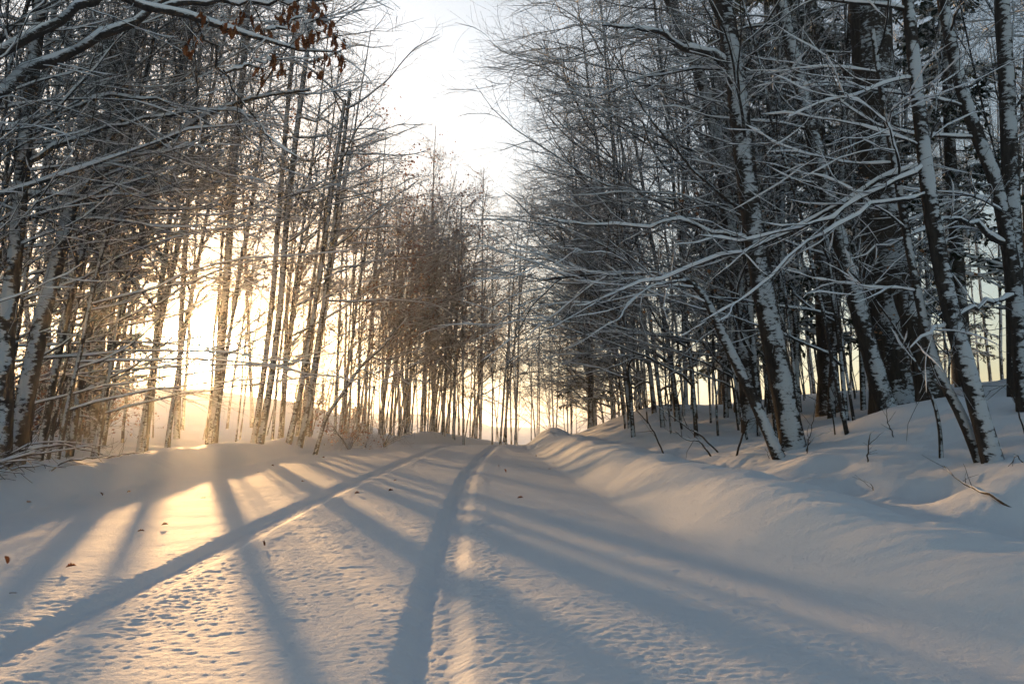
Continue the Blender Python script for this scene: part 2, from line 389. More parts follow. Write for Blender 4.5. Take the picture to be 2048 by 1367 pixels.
def wood_tree(seed, Ht=12, r=.09, lean=.03, n1=14, t0=.30, leaves=None, rough=False, reach=1.0):
    rng = np.random.default_rng(seed); P, R = trunk_line(rng, Ht, r, lean)
    lv = [dict(per=n1, t0=t0, t1=.99, ang=(38, 70), length=(1.5 * reach, 3.0 * reach), n=8, wob=.10, up=.10, rk=.0085, lf=lambda t: 1.05 - .6 * np.clip((t - .3) / .7, 0, 1)),
          dict(per=8, t0=.15, t1=1.0, ang=(25, 58), length=(.6, 1.3), n=5, wob=.13, up=.07, rk=.0058, rtip=.0022, lf=lambda t: 1.15 - .6 * t, flat=.15),
          dict(per=6, t0=.1, t1=1.0, ang=(25, 60), length=(.28, .7), n=4, wob=.14, up=.06, rk=.0052, rtip=.0019)]
    return tree_parts(rng, P, R, lv, m_rough if rough else m_trunk, 9, leaves)
def sapling(seed, Ht=4.0, r=.022, lean=.15, leaves=None):
    rng = np.random.default_rng(seed); P, R = trunk_line(rng, Ht, r, lean, 12, .03, .004)
    lv = [dict(per=14, t0=.22, t1=.99, ang=(30, 65), length=(.7, 1.6), n=7, wob=.12, up=.12, rk=.007, lf=lambda t: 1.1 - .7 * t),
          dict(per=6, t0=.2, t1=1.0, ang=(25, 55), length=(.3, .75), n=4, wob=.13, up=.05, rk=.006, rtip=.0025),
          dict(per=3, t0=.2, t1=1.0, ang=(25, 55), length=(.15, .4), n=3, wob=.13, up=.05, rk=.007, rtip=.0025)]
    return tree_parts(rng, P, R, lv, m_branch, 6, leaves)
def shrub(seed, Ht=1.3, stems=9, leaves=None):
    rng = np.random.default_rng(seed); st, sn, tw = Acc(), Acc(), Acc()
    P0 = np.zeros((1, 2, 3)); P0[0, 1, 2] = .12; P0[0, 0, 2] = -.1; R0 = np.full((1, 2), .03)
    Q, RR = grow(rng, P0, R0, stems, .1, 1, (15, 75), (.7 * Ht, 1.3 * Ht), 8, .13, .25, None, 0, .008, droop=.05)
    tubes(st, Q, RR, 5); snow_on(sn, Q, RR, rng, 5, .005, 1, .7)
    Q2, R2 = grow(rng, Q, RR, 6, .2, 1, (25, 60), (.25, .7), 5, .15, .03, None, 0, .006); tubes(tw, Q2, R2, 3)
    Q3, R3 = grow(rng, Q2, R2, 4, .2, 1, (25, 60), (.12, .35), 4, .15, .0, None, 0, .007); tubes(tw, Q3, R3, 3)
    d = {'stems': st.mesh('stems', m_branch), 'twigs': tw.mesh('twigs', m_twig), 'snow': sn.mesh('snow', m_bsnow)}
    if leaves:
        la = Acc(); pts = Q3[:, 1:].reshape(-1, 3); pts = pts[rng.random(len(pts)) < leaves[0]]; leaf_cards(la, pts, leaves[1], rng); d['leaves'] = la.mesh('leaves', leaves[2], False)
    return d
def conifer(seed, Ht=11, r=.16, t0=.16, reach=2.2, n1=60):
    rng = np.random.default_rng(seed); P, R = trunk_line(rng, Ht, r, .0, 14, .01, .01)
    tr_, br, sn, nd = Acc(), Acc(), Acc(), Acc(); tubes(tr_, P, R, 9, .04, rng)
    Q, RR = grow(rng, P, R, n1, t0, .99, (70, 100), (reach * .7, reach * 1.15), 8, .05, .02, None, 0, .008, lf=lambda t: 1.1 - .98 * t, droop=.05)
    tubes(br, Q, RR, 5)
    Q2, R2 = grow(rng, Q, RR, 16, .12, 1, (35, 65), (.35, .8), 5, .06, -.02, None, 0, .005, lf=lambda t: 1.2 - .8 * t, droop=.07, flat=.6); tubes(br, Q2, R2, 3)
    i = np.repeat(np.arange(len(Q2)), 16); t = rng.random(len(i)); p, T, _ = sample(Q2, R2, i, t)
    d = nrm(T * .8 + rng.standard_normal(T.shape) * np.array([.6, .6, .25]) + np.array([0, 0, -.15])); s = nrm(np.cross(d, np.array([0, 0, 1.]) + rng.standard_normal(T.shape) * .35))
    L = rng.uniform(.07, .16, len(i))[:, None]; wd = L * .22
    v = np.stack([p, p + d * L * .5 + s * wd, p + d * L, p + d * L * .5 - s * wd], 1).reshape(-1, 3); nd.add(v, np.arange(len(v)).reshape(-1, 4))
    snow_on(sn, Q, RR, rng, 5, .02, 1.2, .9); snow_on(sn, Q2, R2, rng, 4, .022, 1.3, .75)
    return {'trunk': tr_.mesh('trunk', m_rough), 'branches': br.mesh('branches', m_branch), 'needles': nd.mesh('needles', m_needle, False), 'snow': sn.mesh('snow', m_bsnow)}

def put(name, parts, label, cat, loc, rz=0, s=1.0, group=None, tilt=0.0):
    o = thing(name, label, cat, loc, rz, s, group, tilt)
    for k, me in parts.items():
        if me is None: continue
        c = newobj(k, me, o)
        if k in ('leaves', 'needles', 'twigs', 'snow'): c['kind'] = 'stuff'
    return o

rnd = random.Random(5)
EDGE = [edge_tree(100 + i, Ht=rnd.uniform(9.3, 11.6), r=rnd.uniform(.032, .062), lean=rnd.uniform(.03, .14)) for i in range(5)]
SWEEP = [edge_tree(120 + i, Ht=rnd.uniform(8.5, 11), r=rnd.uniform(.035, .06), lean=rnd.uniform(.06, .16), low=True) for i in range(4)]
OAK = [edge_tree(140 + i, Ht=rnd.uniform(8.5, 10.5), r=rnd.uniform(.035, .06), lean=rnd.uniform(.02, .08), leaves=(.72, .09, m_oak, 1.5, 30)) for i in range(2)]
POLE = [wood_tree(260 + i, Ht=rnd.uniform(10, 13), r=rnd.uniform(.035, .07), lean=rnd.uniform(.02, .12), n1=9, t0=.5, reach=.8) for i in range(3)]
WOOD = [wood_tree(200 + i, Ht=rnd.uniform(10, 13.5), r=rnd.uniform(.04, .075), lean=rnd.uniform(0, .07)) for i in range(5)]
BIG = [wood_tree(230 + i, Ht=15, r=.17, lean=.02, n1=20, t0=.42, rough=True, reach=1.3) for i in range(1)]
SAP = [sapling(300 + i, Ht=rnd.uniform(2.8, 5.5), r=rnd.uniform(.016, .03), lean=rnd.uniform(.05, .3)) for i in range(4)]
def whip(seed, Ht, r, lean, low=.3):
    rng = np.random.default_rng(seed); P, R = trunk_line(rng, Ht, r, lean, 14, .035, .004)
    lv = [dict(per=11, t0=low, t1=.99, ang=(30, 60), length=(.7, 1.7), n=7, wob=.12, up=.12, rk=.006, lf=lambda t: 1.1 - .6 * t),
          dict(per=5, t0=.2, t1=1.0, ang=(25, 55), length=(.3, .8), n=4, wob=.13, up=.05, rk=.006, rtip=.0025),
          dict(per=4, t0=.2, t1=1.0, ang=(25, 55), length=(.15, .45), n=3, wob=.13, up=.05, rk=.007, rtip=.0025)]
    return tree_parts(rng, P, R, lv, m_branch, 6)
WHIP = [whip(310 + i, rnd.uniform(5.5, 8.5), rnd.uniform(.016, .028), rnd.uniform(.02, .18)) for i in range(4)]
BEECH = [sapling(330, 3.2, .02, .12, leaves=(.35, .07, m_beech, .5, 9))]
SHRUB = [shrub(400 + i, Ht=rnd.uniform(.9, 1.6)) for i in range(2)]
LSHRUB = [shrub(420, 1.5, 12, (.5, .07, m_oak))]
CONE = [conifer(500), conifer(501, 13, .20, .22, 2.8, 66)]

occupied = []
def free(x, y, d):
    for (a, b) in occupied:
        if (a - x) ** 2 + (b - y) ** 2 < d * d: return False
    return True

# ------------------------------------------------------------------ single trees one can point to
def hero(name, label, path, Y, w0, w1, seed, lv=None, group=None, cat='tree', mat_=None, extra=None, S=12, leaves=None, Ytop=None, n=22, capped=False):
    rng = np.random.default_rng(seed); k = len(path)
    Ys = np.linspace(Y, Ytop if Ytop else Y, k)
    pts = np.array([at(px, py, y_) for (px, py), y_ in zip(path, Ys)])
    base = pts[0].copy(); g0 = hz(base[0], base[1]); pts[0, 2] = min(pts[0, 2], g0 - .12)
    ln = np.linspace(0, 1, k); r = (w0 + (w1 - w0) * ln) / 2 / F * Ys
    loc = np.array([base[0], base[1], g0]); q = resample(np.c_[pts - loc, r], n)
    P, R = q[None, :, :3], q[None, :, 3].copy(); R[0, :3] *= np.array([1.15, 1.04, 1.0])
    if capped: R[0, -1] *= .15; P = P.copy(); P[0, -1] = P[0, -2] + (P[0, -1] - P[0, -2]) * .25
    ex = None
    if extra:
        E, ER = [], []
        for (pp, y0, y1, a, b) in extra:
            yy = np.linspace(y0, y1, len(pp)); e = np.array([at(px, py, y_) for (px, py), y_ in zip(pp, yy)]) - loc
            j = np.argmin(np.linalg.norm(P[0] - e[0], axis=1)); e[0] = P[0, j]
            E.append(e); ER.append(np.linspace(a, b, len(pp)) / 2 / F * yy)
        ex = (E, ER)
    parts = tree_parts(rng, P, R, lv if lv is not None else [], mat_ or m_trunk, S, leaves, ex)
    occupied.append((loc[0], loc[1]))
    return put(name, parts, label, cat, loc, 0, 1, group)
def LV(n1, bias, bw=.5, t0=.3, L=(1.4, 2.6), n2=8, n3=6, up=.05):
    return [dict(per=n1, t0=t0, t1=.99, ang=(45, 80), length=L, n=14, wob=.10, up=up, bias=bias, bw=bw, rk=.0075),
            dict(per=n2, t0=.15, t1=1.0, ang=(22, 55), length=(.5, 1.2), n=6, wob=.12, up=.05, rk=.006, rtip=.0025, flat=.3, lf=lambda t: 1.15 - .6 * t),
            dict(per=n3, t0=.1, t1=1.0, ang=(25, 60), length=(.2, .55), n=4, wob=.14, up=.04, rk=.0055, rtip=.0019)]
LF = (-1, 0, .0); RT = (1, 0, .0)
hero('birch_tree', 'snow plastered leaning trunk at the foot of the right bank, nearest the lane', [(1590, 905), (1562, 760), (1522, 560), (1490, 330), (1468, 120), (1445, 0), (1420, -150), (1395, -320)], 9.0, 47, 34, 1, LV(10, LF, .7, .35, (1.8, 3.2)), extra=[([(1445, 118), (1410, 105), (1365, 88), (1300, 60), (1200, 50)], 9, 8.6, 20, 4), ([(1520, 470), (1440, 470), (1370, 440), (1250, 455), (1100, 440)], 9, 8.8, 10, 3)], S=14)
hero('maple_tree', 'slim snow plastered trunk leaning left in front of the massive dark trunk', [(1782, 850), (1745, 720), (1690, 520), (1640, 330), (1600, 170), (1560, 0), (1530, -150), (1505, -300)], 9.5, 36, 22, 2, LV(8, LF, .6, .4), S=12)
hero('hemlock_tree', 'massive dark upright trunk patched with snow, widest in the right wood', [(1792, 840), (1778, 600), (1757, 300), (1738, 0), (1720, -250), (1705, -500)], 12.0, 92, 70, 3, LV(12, (0, 0, 0), 0, .5, (1.5, 2.8)), mat_=m_rough, S=20, n=30)
hero('maple_tree', 'dark slender trunk bending left, thicker of the pair at the right edge', [(1992, 925), (1940, 760), (1895, 600), (1862, 420), (1847, 300), (1828, 120), (1815, 0), (1800, -200)], 6.2, 38, 20, 4, LV(6, LF, .6, .45, (1.2, 2.2)), S=14,
     extra=[([(1850, 305), (1809, 325), (1741, 379), (1621, 441), (1461, 515), (1300, 560), (1180, 610)], 6.2, 6.8, 13, 3), ([(1862, 345), (1800, 355), (1720, 400), (1640, 450), (1540, 480), (1400, 470)], 6.2, 6.0, 11, 3), ([(1865, 375), (1790, 390), (1690, 440), (1600, 500), (1500, 600), (1400, 640)], 6.2, 5.8, 8, 3)])
hero('maple_tree', 'thin bowed stem, slighter of the pair at the right edge', [(1968, 922), (1925, 830), (1870, 735), (1838, 600), (1815, 480), (1790, 330), (1765, 200), (1745, 60)], 6.35, 23, 10, 5, LV(7, LF, .5, .4, (.8, 1.6), 6, 4), S=10)
hero('broken_trunk', 'broken leaning trunk with a snow capped top beside the massive dark trunk', [(1866, 812), (1850, 720), (1830, 650), (1812, 590), (1806, 572)], 10.5, 56, 46, 6, [], mat_=m_rough, S=14, capped=True, cat='tree trunk',
     extra=None)
hero('maple_tree', 'thin leaning stem whose top arches far left over the lane', [(1564, 895), (1500, 780), (1450, 680), (1415, 600), (1388, 560), (1310, 545), (1200, 545), (1080, 560)], 8.8, 25, 5, 7, LV(9, LF, .9, .45, (1.0, 2.0)), S=9)
hero('maple_tree', 'crooked dark trunk bending left across the upper right corner', [(2052, 820), (2040, 700), (2020, 500), (1990, 350), (1946, 256), (1912, 137), (1884, 0), (1860, -160)], 7.4, 32, 20, 8, LV(7, LF, .5, .3), S=12,
     extra=[([(2030, 600), (1980, 600), (1930, 630), (1870, 660), (1825, 690)], 7.4, 5.6, 9, 3), ([(2010, 480), (1950, 450), (1900, 440), (1820, 470), (1700, 520)], 7.4, 6.6, 12, 3)])
hero('maple_tree', 'straight dark trunk standing at the right margin', [(2034, 800), (2027, 500), (2015, 200), (2004, 0), (1995, -250)], 9.2, 34, 26, 9, LV(9, LF, .3, .3), S=12)
hero('sapling_tree', 'thin arched sapling rising from the rounded snow mound', [(1881, 900), (1880, 850), (1868, 800), (1840, 740), (1790, 650), (1720, 560), (1640, 490)], 6.8, 9, 3, 10, [dict(per=9, t0=.35, t1=1, ang=(30, 70), length=(.3, .9), n=6, wob=.1, rk=.006), dict(per=4, t0=.2, t1=1, ang=(30, 60), length=(.12, .4), n=4, wob=.1, rk=.006)], S=7, cat='sapling')
hero('maple_tree', 'tall trunk leaning left behind the leaning trunk nearest the lane', [(1500, 850), (1478, 600), (1445, 330), (1410, 171), (1350, 30), (1300, -100)], 13.5, 30, 20, 11, LV(12, LF, .6, .35, (2, 3.4)), S=11)
hero('ash_tree', 'left margin trunk whose bent crown limb reaches right towards the lane', [(26, 945), (59, 752), (91, 606), (125, 480), (150, 386), (180, 342), (273, 311), (342, 273), (420, 222), (520, 190), (620, 180)], 9.3, 36, 6, 20, LV(12, RT, .6, .35, (1.0, 2.2)), S=12, n=30)
hero('ash_tree', 'dark upright trunk at the left margin', [(6, 945), (14, 640), (35, 470), (48, 300), (65, 154), (82, 0), (95, -200)], 8.8, 32, 22, 21, LV(14, RT, .5, .3, (1.5, 3)), S=12,
     extra=[([(55, 304), (164, 270), (290, 236), (427, 215), (500, 235)], 8.8, 9.2, 10, 3), ([(75, 250), (200, 190), (330, 205), (430, 250)], 8.8, 9.0, 9, 3), ([(15, 380), (120, 390), (250, 395), (400, 380)], 8.8, 9.4, 10, 3)])
hero('ash_tree', 'stout trunk standing directly beside the low sun', [(424, 895), (437, 760), (447, 640), (456, 520), (470, 300), (490, 100), (500, -80)], 16.0, 18, 12, 22, LV(16, RT, .4, .4, (1.8, 3.4), 8, 6), S=12)
hero('ash_tree', 'right hand one of the twin trunks just past the sun', [(518, 890), (543, 760), (562, 600), (572, 450), (595, 250), (620, 60), (640, -80)], 17.2, 14, 9, 23, LV(14, RT, .4, .4, (1.8, 3.2), 8, 6), S=10)
hero('ash_tree', 'left hand one of the twin trunks just past the sun', [(506, 890), (526, 760), (545, 600), (556, 450), (572, 250), (590, 60), (600, -80)], 17.4, 12, 8, 24, LV(14, RT, .4, .4, (1.8, 3.2), 8, 6), S=10)
hero('ash_tree', 'slanting paired trunk in front of the open snow field, left one', [(575, 888), (602, 780), (622, 660), (645, 520), (668, 350), (690, 200)], 18.0, 12, 7, 25, LV(14, RT, .4, .35, (1.8, 3.2), 8, 6), S=9)
hero('ash_tree', 'slanting paired trunk in front of the open snow field, right one', [(598, 888), (622, 780), (640, 660), (660, 520), (680, 350), (700, 180)], 18.3, 12, 7, 26, LV(14, RT, .4, .35, (1.8, 3.2), 8, 6), S=9)
hero('ash_tree', 'short crooked stem sprawling right over the left bank', [(628, 880), (652, 832), (690, 780), (722, 730), (770, 690), (800, 640)], 17.5, 9, 4, 27, LV(9, RT, .4, .3, (.8, 1.6), 6, 4), S=8)
hero('ash_tree', 'slender trunk silhouetted at the left rim of the sun glow', [(352, 895), (357, 780), (362, 640), (370, 500), (385, 300), (400, 100)], 19, 13, 8, 28, LV(12, RT, .3, .5, (1.6, 3), 8, 6), S=8)

# oak with brown leaves: its trunk stands beyond the left margin, limbs reach over the top left corner
def leaf_mesh():
    prof = [(0, .01), (.10, .05), (.20, .16), (.27, .10), (.38, .24), (.47, .13), (.60, .27), (.68, .15), (.80, .20), (.90, .08), (1.0, .0)]
    v = []; f = []
    for i, (u, w_) in enumerate(prof):
        zc = -.22 * u * u
        w_ *= 1.45; v += [(u, -w_, zc + .35 * w_), (u, 0, zc), (u, w_, zc + .30 * w_)]
    for i in range(len(prof) - 1):
        a = i * 3; f += [(a, a + 1, a + 4, a + 3), (a + 1, a + 2, a + 5, a + 4)]
    return v, f
lv_, lf_ = leaf_mesh()
def mk_leaf(m, name='leaf', curl=0.0, seed=0):
    r_ = random.Random(seed); v = []
    for (x, y, z) in lv_: v.append((x, y * math.cos(curl * abs(y) * 6), z + curl * y * y * 3 + r_.uniform(-.01, .01)))
    return quads(name, np.array(v, np.float32), np.array(lf_, np.int32), m)
LEAVES = [mk_leaf(m_oak, 'leaf', c, i) for i, c in enumerate((.3, .6, -.4, .8))]
def oak_limb():
    rng = np.random.default_rng(77); rr = random.Random(9)
    bx, by = -7.0, 6.2; g0 = hz(bx, by); loc = np.array([bx, by, g0]); occupied.append((bx, by))
    P = np.array([[0, 0, -.3], [.05, .02, 1], [.1, 0, 2.2], [.25, .05, 3.4], [.4, .1, 4.8], [.5, 0, 6.5], [.6, .1, 8.5]]); R = np.array([.20, .17, .15, .14, .12, .09, .05])
    q = resample(np.c_[P, R], 16); P, R = q[None, :, :3], q[None, :, 3]
    limbs = [([(-330, -10), (-100, -60), (120, -45), (250, 0), (325, 15), (420, 43), (470, 55), (533, 80), (608, 95), (680, 105)], 6.2, 6.6, 26, 3),
             ([(325, 15), (380, 8), (430, 3), (500, 0), (560, 8), (620, 5), (690, -18)], 6.45, 6.7, 13, 3),
             ([(-330, 330), (-150, 260), (0, 185), (44, 147), (85, 120), (181, 77), (290, 25), (400, -50)], 6.2, 7.6, 34, 12),
             ([(-330, 250), (-100, 170), (40, 90), (110, 40), (190, -10), (260, -60)], 6.2, 7.0, 30, 12),
             ([(370, 28), (400, 60), (430, 100), (447, 140), (480, 190), (530, 260), (600, 320)], 6.5, 6.9, 8, 3),
             ([(447, 140), (490, 135), (520, 122), (560, 118)], 6.6, 6.6, 6, 3), ([(533, 60), (570, 48), (610, 44), (660, 40)], 6.5, 6.6, 6, 3)]
    E, ER = [], []
    for (pp, y0, y1, a, b) in limbs:
        yy = np.linspace(y0, y1, len(pp)); E.append(np.array([at(px, py, y_) for (px, py), y_ in zip(pp, yy)]) - loc); ER.append(np.linspace(a, b, len(pp)) / 2 / F * yy)
    lv = [dict(per=3, t0=.75, t1=.98, ang=(40, 70), length=(1.5, 2.5), n=14, wob=.08, up=.2, rk=.01),
          dict(per=7, t0=.3, t1=1, ang=(25, 60), length=(.3, .9), n=6, wob=.13, up=.0, rk=.006, rtip=.0022),
          dict(per=4, t0=.2, t1=1, ang=(25, 60), length=(.12, .4), n=4, wob=.14, rk=.006, rtip=.0022)]
    parts = tree_parts(rng, P, R, lv, m_rough, 12, None, (E, ER))
    o = put('oak_tree', parts, 'oak at the top left corner with snowy limbs and hanging brown leaves', 'tree', loc)
    cl = [(640, 15), (655, 50), (668, 85), (690, 120), (672, 60), (560, 30), (578, 22), (588, 45), (490, 25), (505, 38), (525, 50), (400, 30), (392, 75), (385, 95), (528, 62), (540, 118), (556, 128), (520, 130), (522, 148), (600, 70), (615, 78), (630, 66), (640, 118), (632, 140), (655, 112), (675, 110), (480, 40), (470, 55), (565, 140), (645, 35), (625, 10), (590, 8), (682, 75), (455, 45)]
    tw = Acc(); li = []
    allP = np.concatenate([e for e in E])
    for (px, py) in cl:
        yy = 6.45 + rr.uniform(-.25, .35); p = at(px, py, yy) - loc
        j = np.argmin(np.linalg.norm(allP - p, axis=1) + 0.4 * (allP[:, 2] < p[2])); a = allP[j]
        line = resample(np.c_[np.array([a, (a + p) / 2 + np.array([0, 0, .03]), p]), [.005, .004, .003]], 6); li.append(line)
        for k in range(rr.choice((3, 4, 5))):
            c = newobj('leaf', LEAVES[rr.randrange(4)], o); c.location = p + np.array([rr.uniform(-.05, .05), rr.uniform(-.05, .05), rr.uniform(-.02, .03)])
            sz = rr.uniform(.075, .115); c.scale = (sz, sz, sz); c.rotation_euler = (rr.uniform(-.6, .6), rr.uniform(.8, 1.9), rr.uniform(0, 6.28))
    li = np.array(li); tubes(tw, li[..., :3], li[..., 3], 4); newobj('leaf_stems', tw.mesh('leaf_stems', m_twig), o)['kind'] = 'stuff'
oak_limb()

# ------------------------------------------------------------------ the rest of the woods
def near_sun(x, y, wid): return abs(x * math.cos(AZ) - y * math.sin(AZ)) < wid and y > 10      # open line of sight to the low sun
def px_of(x, y): return 1024 + F * x / (y * math.cos(TH))
def fill(n, xf, yf, kinds, wts, dmin, face, grp, lab, name, cat='tree', smin=.85, smax=1.2, spread=.5, ok=None, seed=0, tries=40, tilt=(0, 0), far=None):
    r_ = random.Random(seed); c = 0
    for _ in range(n * tries):
        if c >= n: break
        y = r_.uniform(*yf); x = xf(y, r_)
        if not free(x, y, dmin) or (ok and not ok(x, y)): continue
        p = px_of(x, y)
        if p < -500 or p > 2550: continue
        k = r_.choices(kinds, wts)[0]; parts = k[r_.randrange(len(k))]
        occupied.append((x, y)); c += 1
        rz = face + r_.uniform(-spread, spread)
        put(name, parts, lab(x, y, p), cat, (x, y, hz(x, y)), rz, r_.uniform(smin, smax) * (far(y) if far else 1), grp, r_.uniform(*tilt))
    return c
def zone(p, table):
    for lim, txt in table:
        if p < lim: return txt
    return table[-1][1]
LZ = [(60, 'slim snowy tree at the very left margin'), (150, 'slim snowy tree just right of the bent limbed margin trunk'), (240, 'slim snowy tree above the left brush pile end'),
      (330, 'slim leaning tree short of the sun on the left bank'), (430, 'slim trunk under the sun glow on the left bank'), (500, 'slim trunk between the sun and the twin trunks'),
      (570, 'slim trunk close by the twin trunks past the sun'), (640, 'slim trunk before the open snow field'), (720, 'slim trunk right of the open snow field'), (800, 'slim tree left of the tangled bush by the lane'), (9999, 'slim tree beside the mound where the lane crests')]
ll = lambda x, y, p: zone(p, LZ) + (', front row' if float(xl(y)) - x < 2.0 else ', set back')
left_edge = lambda y, r_: float(xl(y)) - 1.2 - 2.4 * r_.random() ** 1.3
left_deep = lambda y, r_: float(xl(y)) - 2.5 - 6.5 * r_.random()
def sunok(x, y):               # lanes in the belt through which the low sun reaches the snow
    u = x * math.cos(AZ) - y * math.sin(AZ)
    if u < -.7: return u < -2.0 or (x * 7.3 + y * 3.1) % 1 < .45
    return .2 < u < .42 or 1.0 < u < 1.25 or 1.95 < u < 2.35 or 2.9 < u < 3.5 or 4.1 < u < 4.7 or u > 5.2
farsc = lambda y: .96 - .17 * min(1, max(0, (y - 12) / 14))
fill(6, left_edge, (10, 15), [SWEEP], [1], .6, 0.0, 'trees along the left bank', ll, 'bank_tree', ok=sunok, seed=9, spread=.6, tilt=(.0, .1), far=farsc)
fill(11, left_edge, (7.4, 13.5), [EDGE], [1], .45, 0.0, 'trees along the left bank', ll, 'bank_tree', ok=sunok, seed=10, spread=.6, tilt=(.0, .16), far=farsc)
fill(34, left_edge, (13.5, 34), [EDGE, POLE], [2, 1], .4, 0.0, 'trees along the left bank', ll, 'bank_tree', ok=sunok, seed=11, spread=.6, tilt=(-.02, .08), far=farsc)
fill(13, left_edge, (15, 31), [OAK], [1], .5, 0.0, 'brown leaved oaks along the left bank', lambda x, y, p: 'oak still holding brown leaves ' + zone(p, [(700, 'right of the open snow field'), (780, 'in the middle of the far left bank'), (9999, 'at the crest end of the left bank')]), 'oak_tree', ok=sunok, seed=12, spread=.6, far=farsc)
fill(22, left_deep, (9, 38), [POLE, WOOD], [2, 1], .6, 0.0, 'trees behind the left bank', lambda x, y, p: zone(p, [(150, 'upright trunk behind the dark left margin trees'), (330, 'upright trunk set back in the thicket left of the sun'), (640, 'upright trunk standing beyond the twin trunks'), (9999, 'upright trunk set back behind the brown leaved oaks')]), 'wood_tree', ok=lambda x, y: sunok(x, y) and (px_of(x, y) < 320 or y > 18), seed=13, spread=3.1, tilt=(-.05, .05))
fill(34, lambda y, r_: -y * r_.uniform(.50, .95), (14, 44), [POLE, WOOD], [2, 1], .8, 0, 'trees in the wood at far left', lambda x, y, p: 'distant trunk in the wood left of the sun', 'wood_tree', ok=lambda x, y: x < -9.5 and sunok(x, y), seed=14, spread=3.1)
fill(18, lambda y, r_: float(xl(y)) - .9 - 4.5 * r_.random(), (8, 30), [SAP, BEECH], [2, 1], .3, 0, 'saplings on the left bank', lambda x, y, p: zone(p, [(200, 'thin sapling in the dark left thicket'), (420, 'thin sapling left of the sun'), (640, 'thin sapling between the sun and the snow field'), (9999, 'thin sapling under the brown leaved oaks')]), 'sapling_tree', cat='sapling', ok=lambda x, y: not -1.9 < x * math.cos(AZ) - y * math.sin(AZ) < 3.0, seed=15, spread=1.0)
fill(14, lambda y, r_: -y * r_.uniform(.54, .70), (16, 25), [LSHRUB, BEECH], [2, 1], .5, 0, 'russet undergrowth beneath the far left wood', lambda x, y, p: 'russet leaved bush beneath the wood left of the sun', 'bush', cat='bush', smin=1.0, smax=1.5, seed=16, spread=3.1, ok=lambda x, y: x * math.cos(AZ) - y * math.sin(AZ) < -2.3)
for px, Y, sc_, lab, pr in [(338, 15.5, .95, 'slim tree whose crown shades the sun from the left', EDGE[1]), (368, 24, .95, 'slim far tree just left below the sun', EDGE[3]), (434, 22, .95, 'slim tree close behind the stout trunk beside the sun', EDGE[0]), (456, 27, 1.0, 'slim far tree right of the stout trunk beside the sun', EDGE[2])]:
    x = (px - 1024) / F * Y; put('bank_tree', pr, lab, 'tree', (x, Y, hz(x, Y)), .2, sc_, 'trees along the left bank')
for px, Y, sc_, lab, pr in [(770, 21.5, .9, 'tangled leafless bush hanging over the left bank near the crest', SHRUB[0]), (735, 21, .7, 'small twiggy bush left of the tangled bush on the bank', SHRUB[1]), (700, 20, .8, 'russet leaved bush on the left bank below the oaks', LSHRUB[0])]:
    x = (px - 1024) / F * Y; put('bush', pr, lab, 'bush', (x, Y, hz(x, Y)), .6, sc_)
fill(34, lambda y, r_: -y * r_.uniform(.05, .52), (44, 78), [POLE], [1], 1.0, 0, 'far trees beyond the snow field', lambda x, y, p: zone(p, [(420, 'far slim trunk across the field beneath the sun'), (640, 'far slim trunk across the open snow field'), (9999, 'far slim trunk behind the crest trees')]), 'wood_tree', smin=.7, smax=1.0, seed=18, spread=3.1, ok=lambda x, y: x < float(xl(y)) - 1 and not near_sun(x, y, .35))
fill(54, lambda y, r_: float(xl(y)) - 1.0 - 4.5 * r_.random(), (8.5, 33), [WHIP], [1], .3, 0, 'young whippy stems on the left bank', lambda x, y, p: zone(p, [(200, 'thin whippy stem in the dark left thicket'), (400, 'thin whippy stem between the thicket and the sun'), (640, 'thin whippy stem between the sun and the snow field'), (9999, 'thin whippy stem under the brown leaved oaks')]), 'young_tree', seed=19, spread=1.2, tilt=(-.04, .14), ok=lambda x, y: not near_sun(x, y, .14) and (sunok(x, y) or (x * 5.1 + y * 2.3) % 1 < .1))
fill(30, lambda y, r_: float(xr(y)) + 2.4 + 7 * r_.random(), (8.5, 26), [WHIP], [1], .35, math.pi, 'young whippy stems in the right wood', lambda x, y, p: zone(p, [(1400, 'thin whippy stem above the lit right slope'), (1650, 'thin whippy stem near the leaning trunk nearest the lane'), (9999, 'thin whippy stem among the dark right trunks')]), 'young_tree', seed=20, spread=1.2, tilt=(-.04, .14))
fill(26, lambda y, r_: y * r_.uniform(-.10, .14), (34, 62), [POLE, EDGE], [1, 1], 1.2, 0, 'trees beyond the crest', lambda x, y, p: 'far tree closing the view beyond the crest', 'wood_tree', smin=.8, smax=1.05, seed=29, spread=3.1)
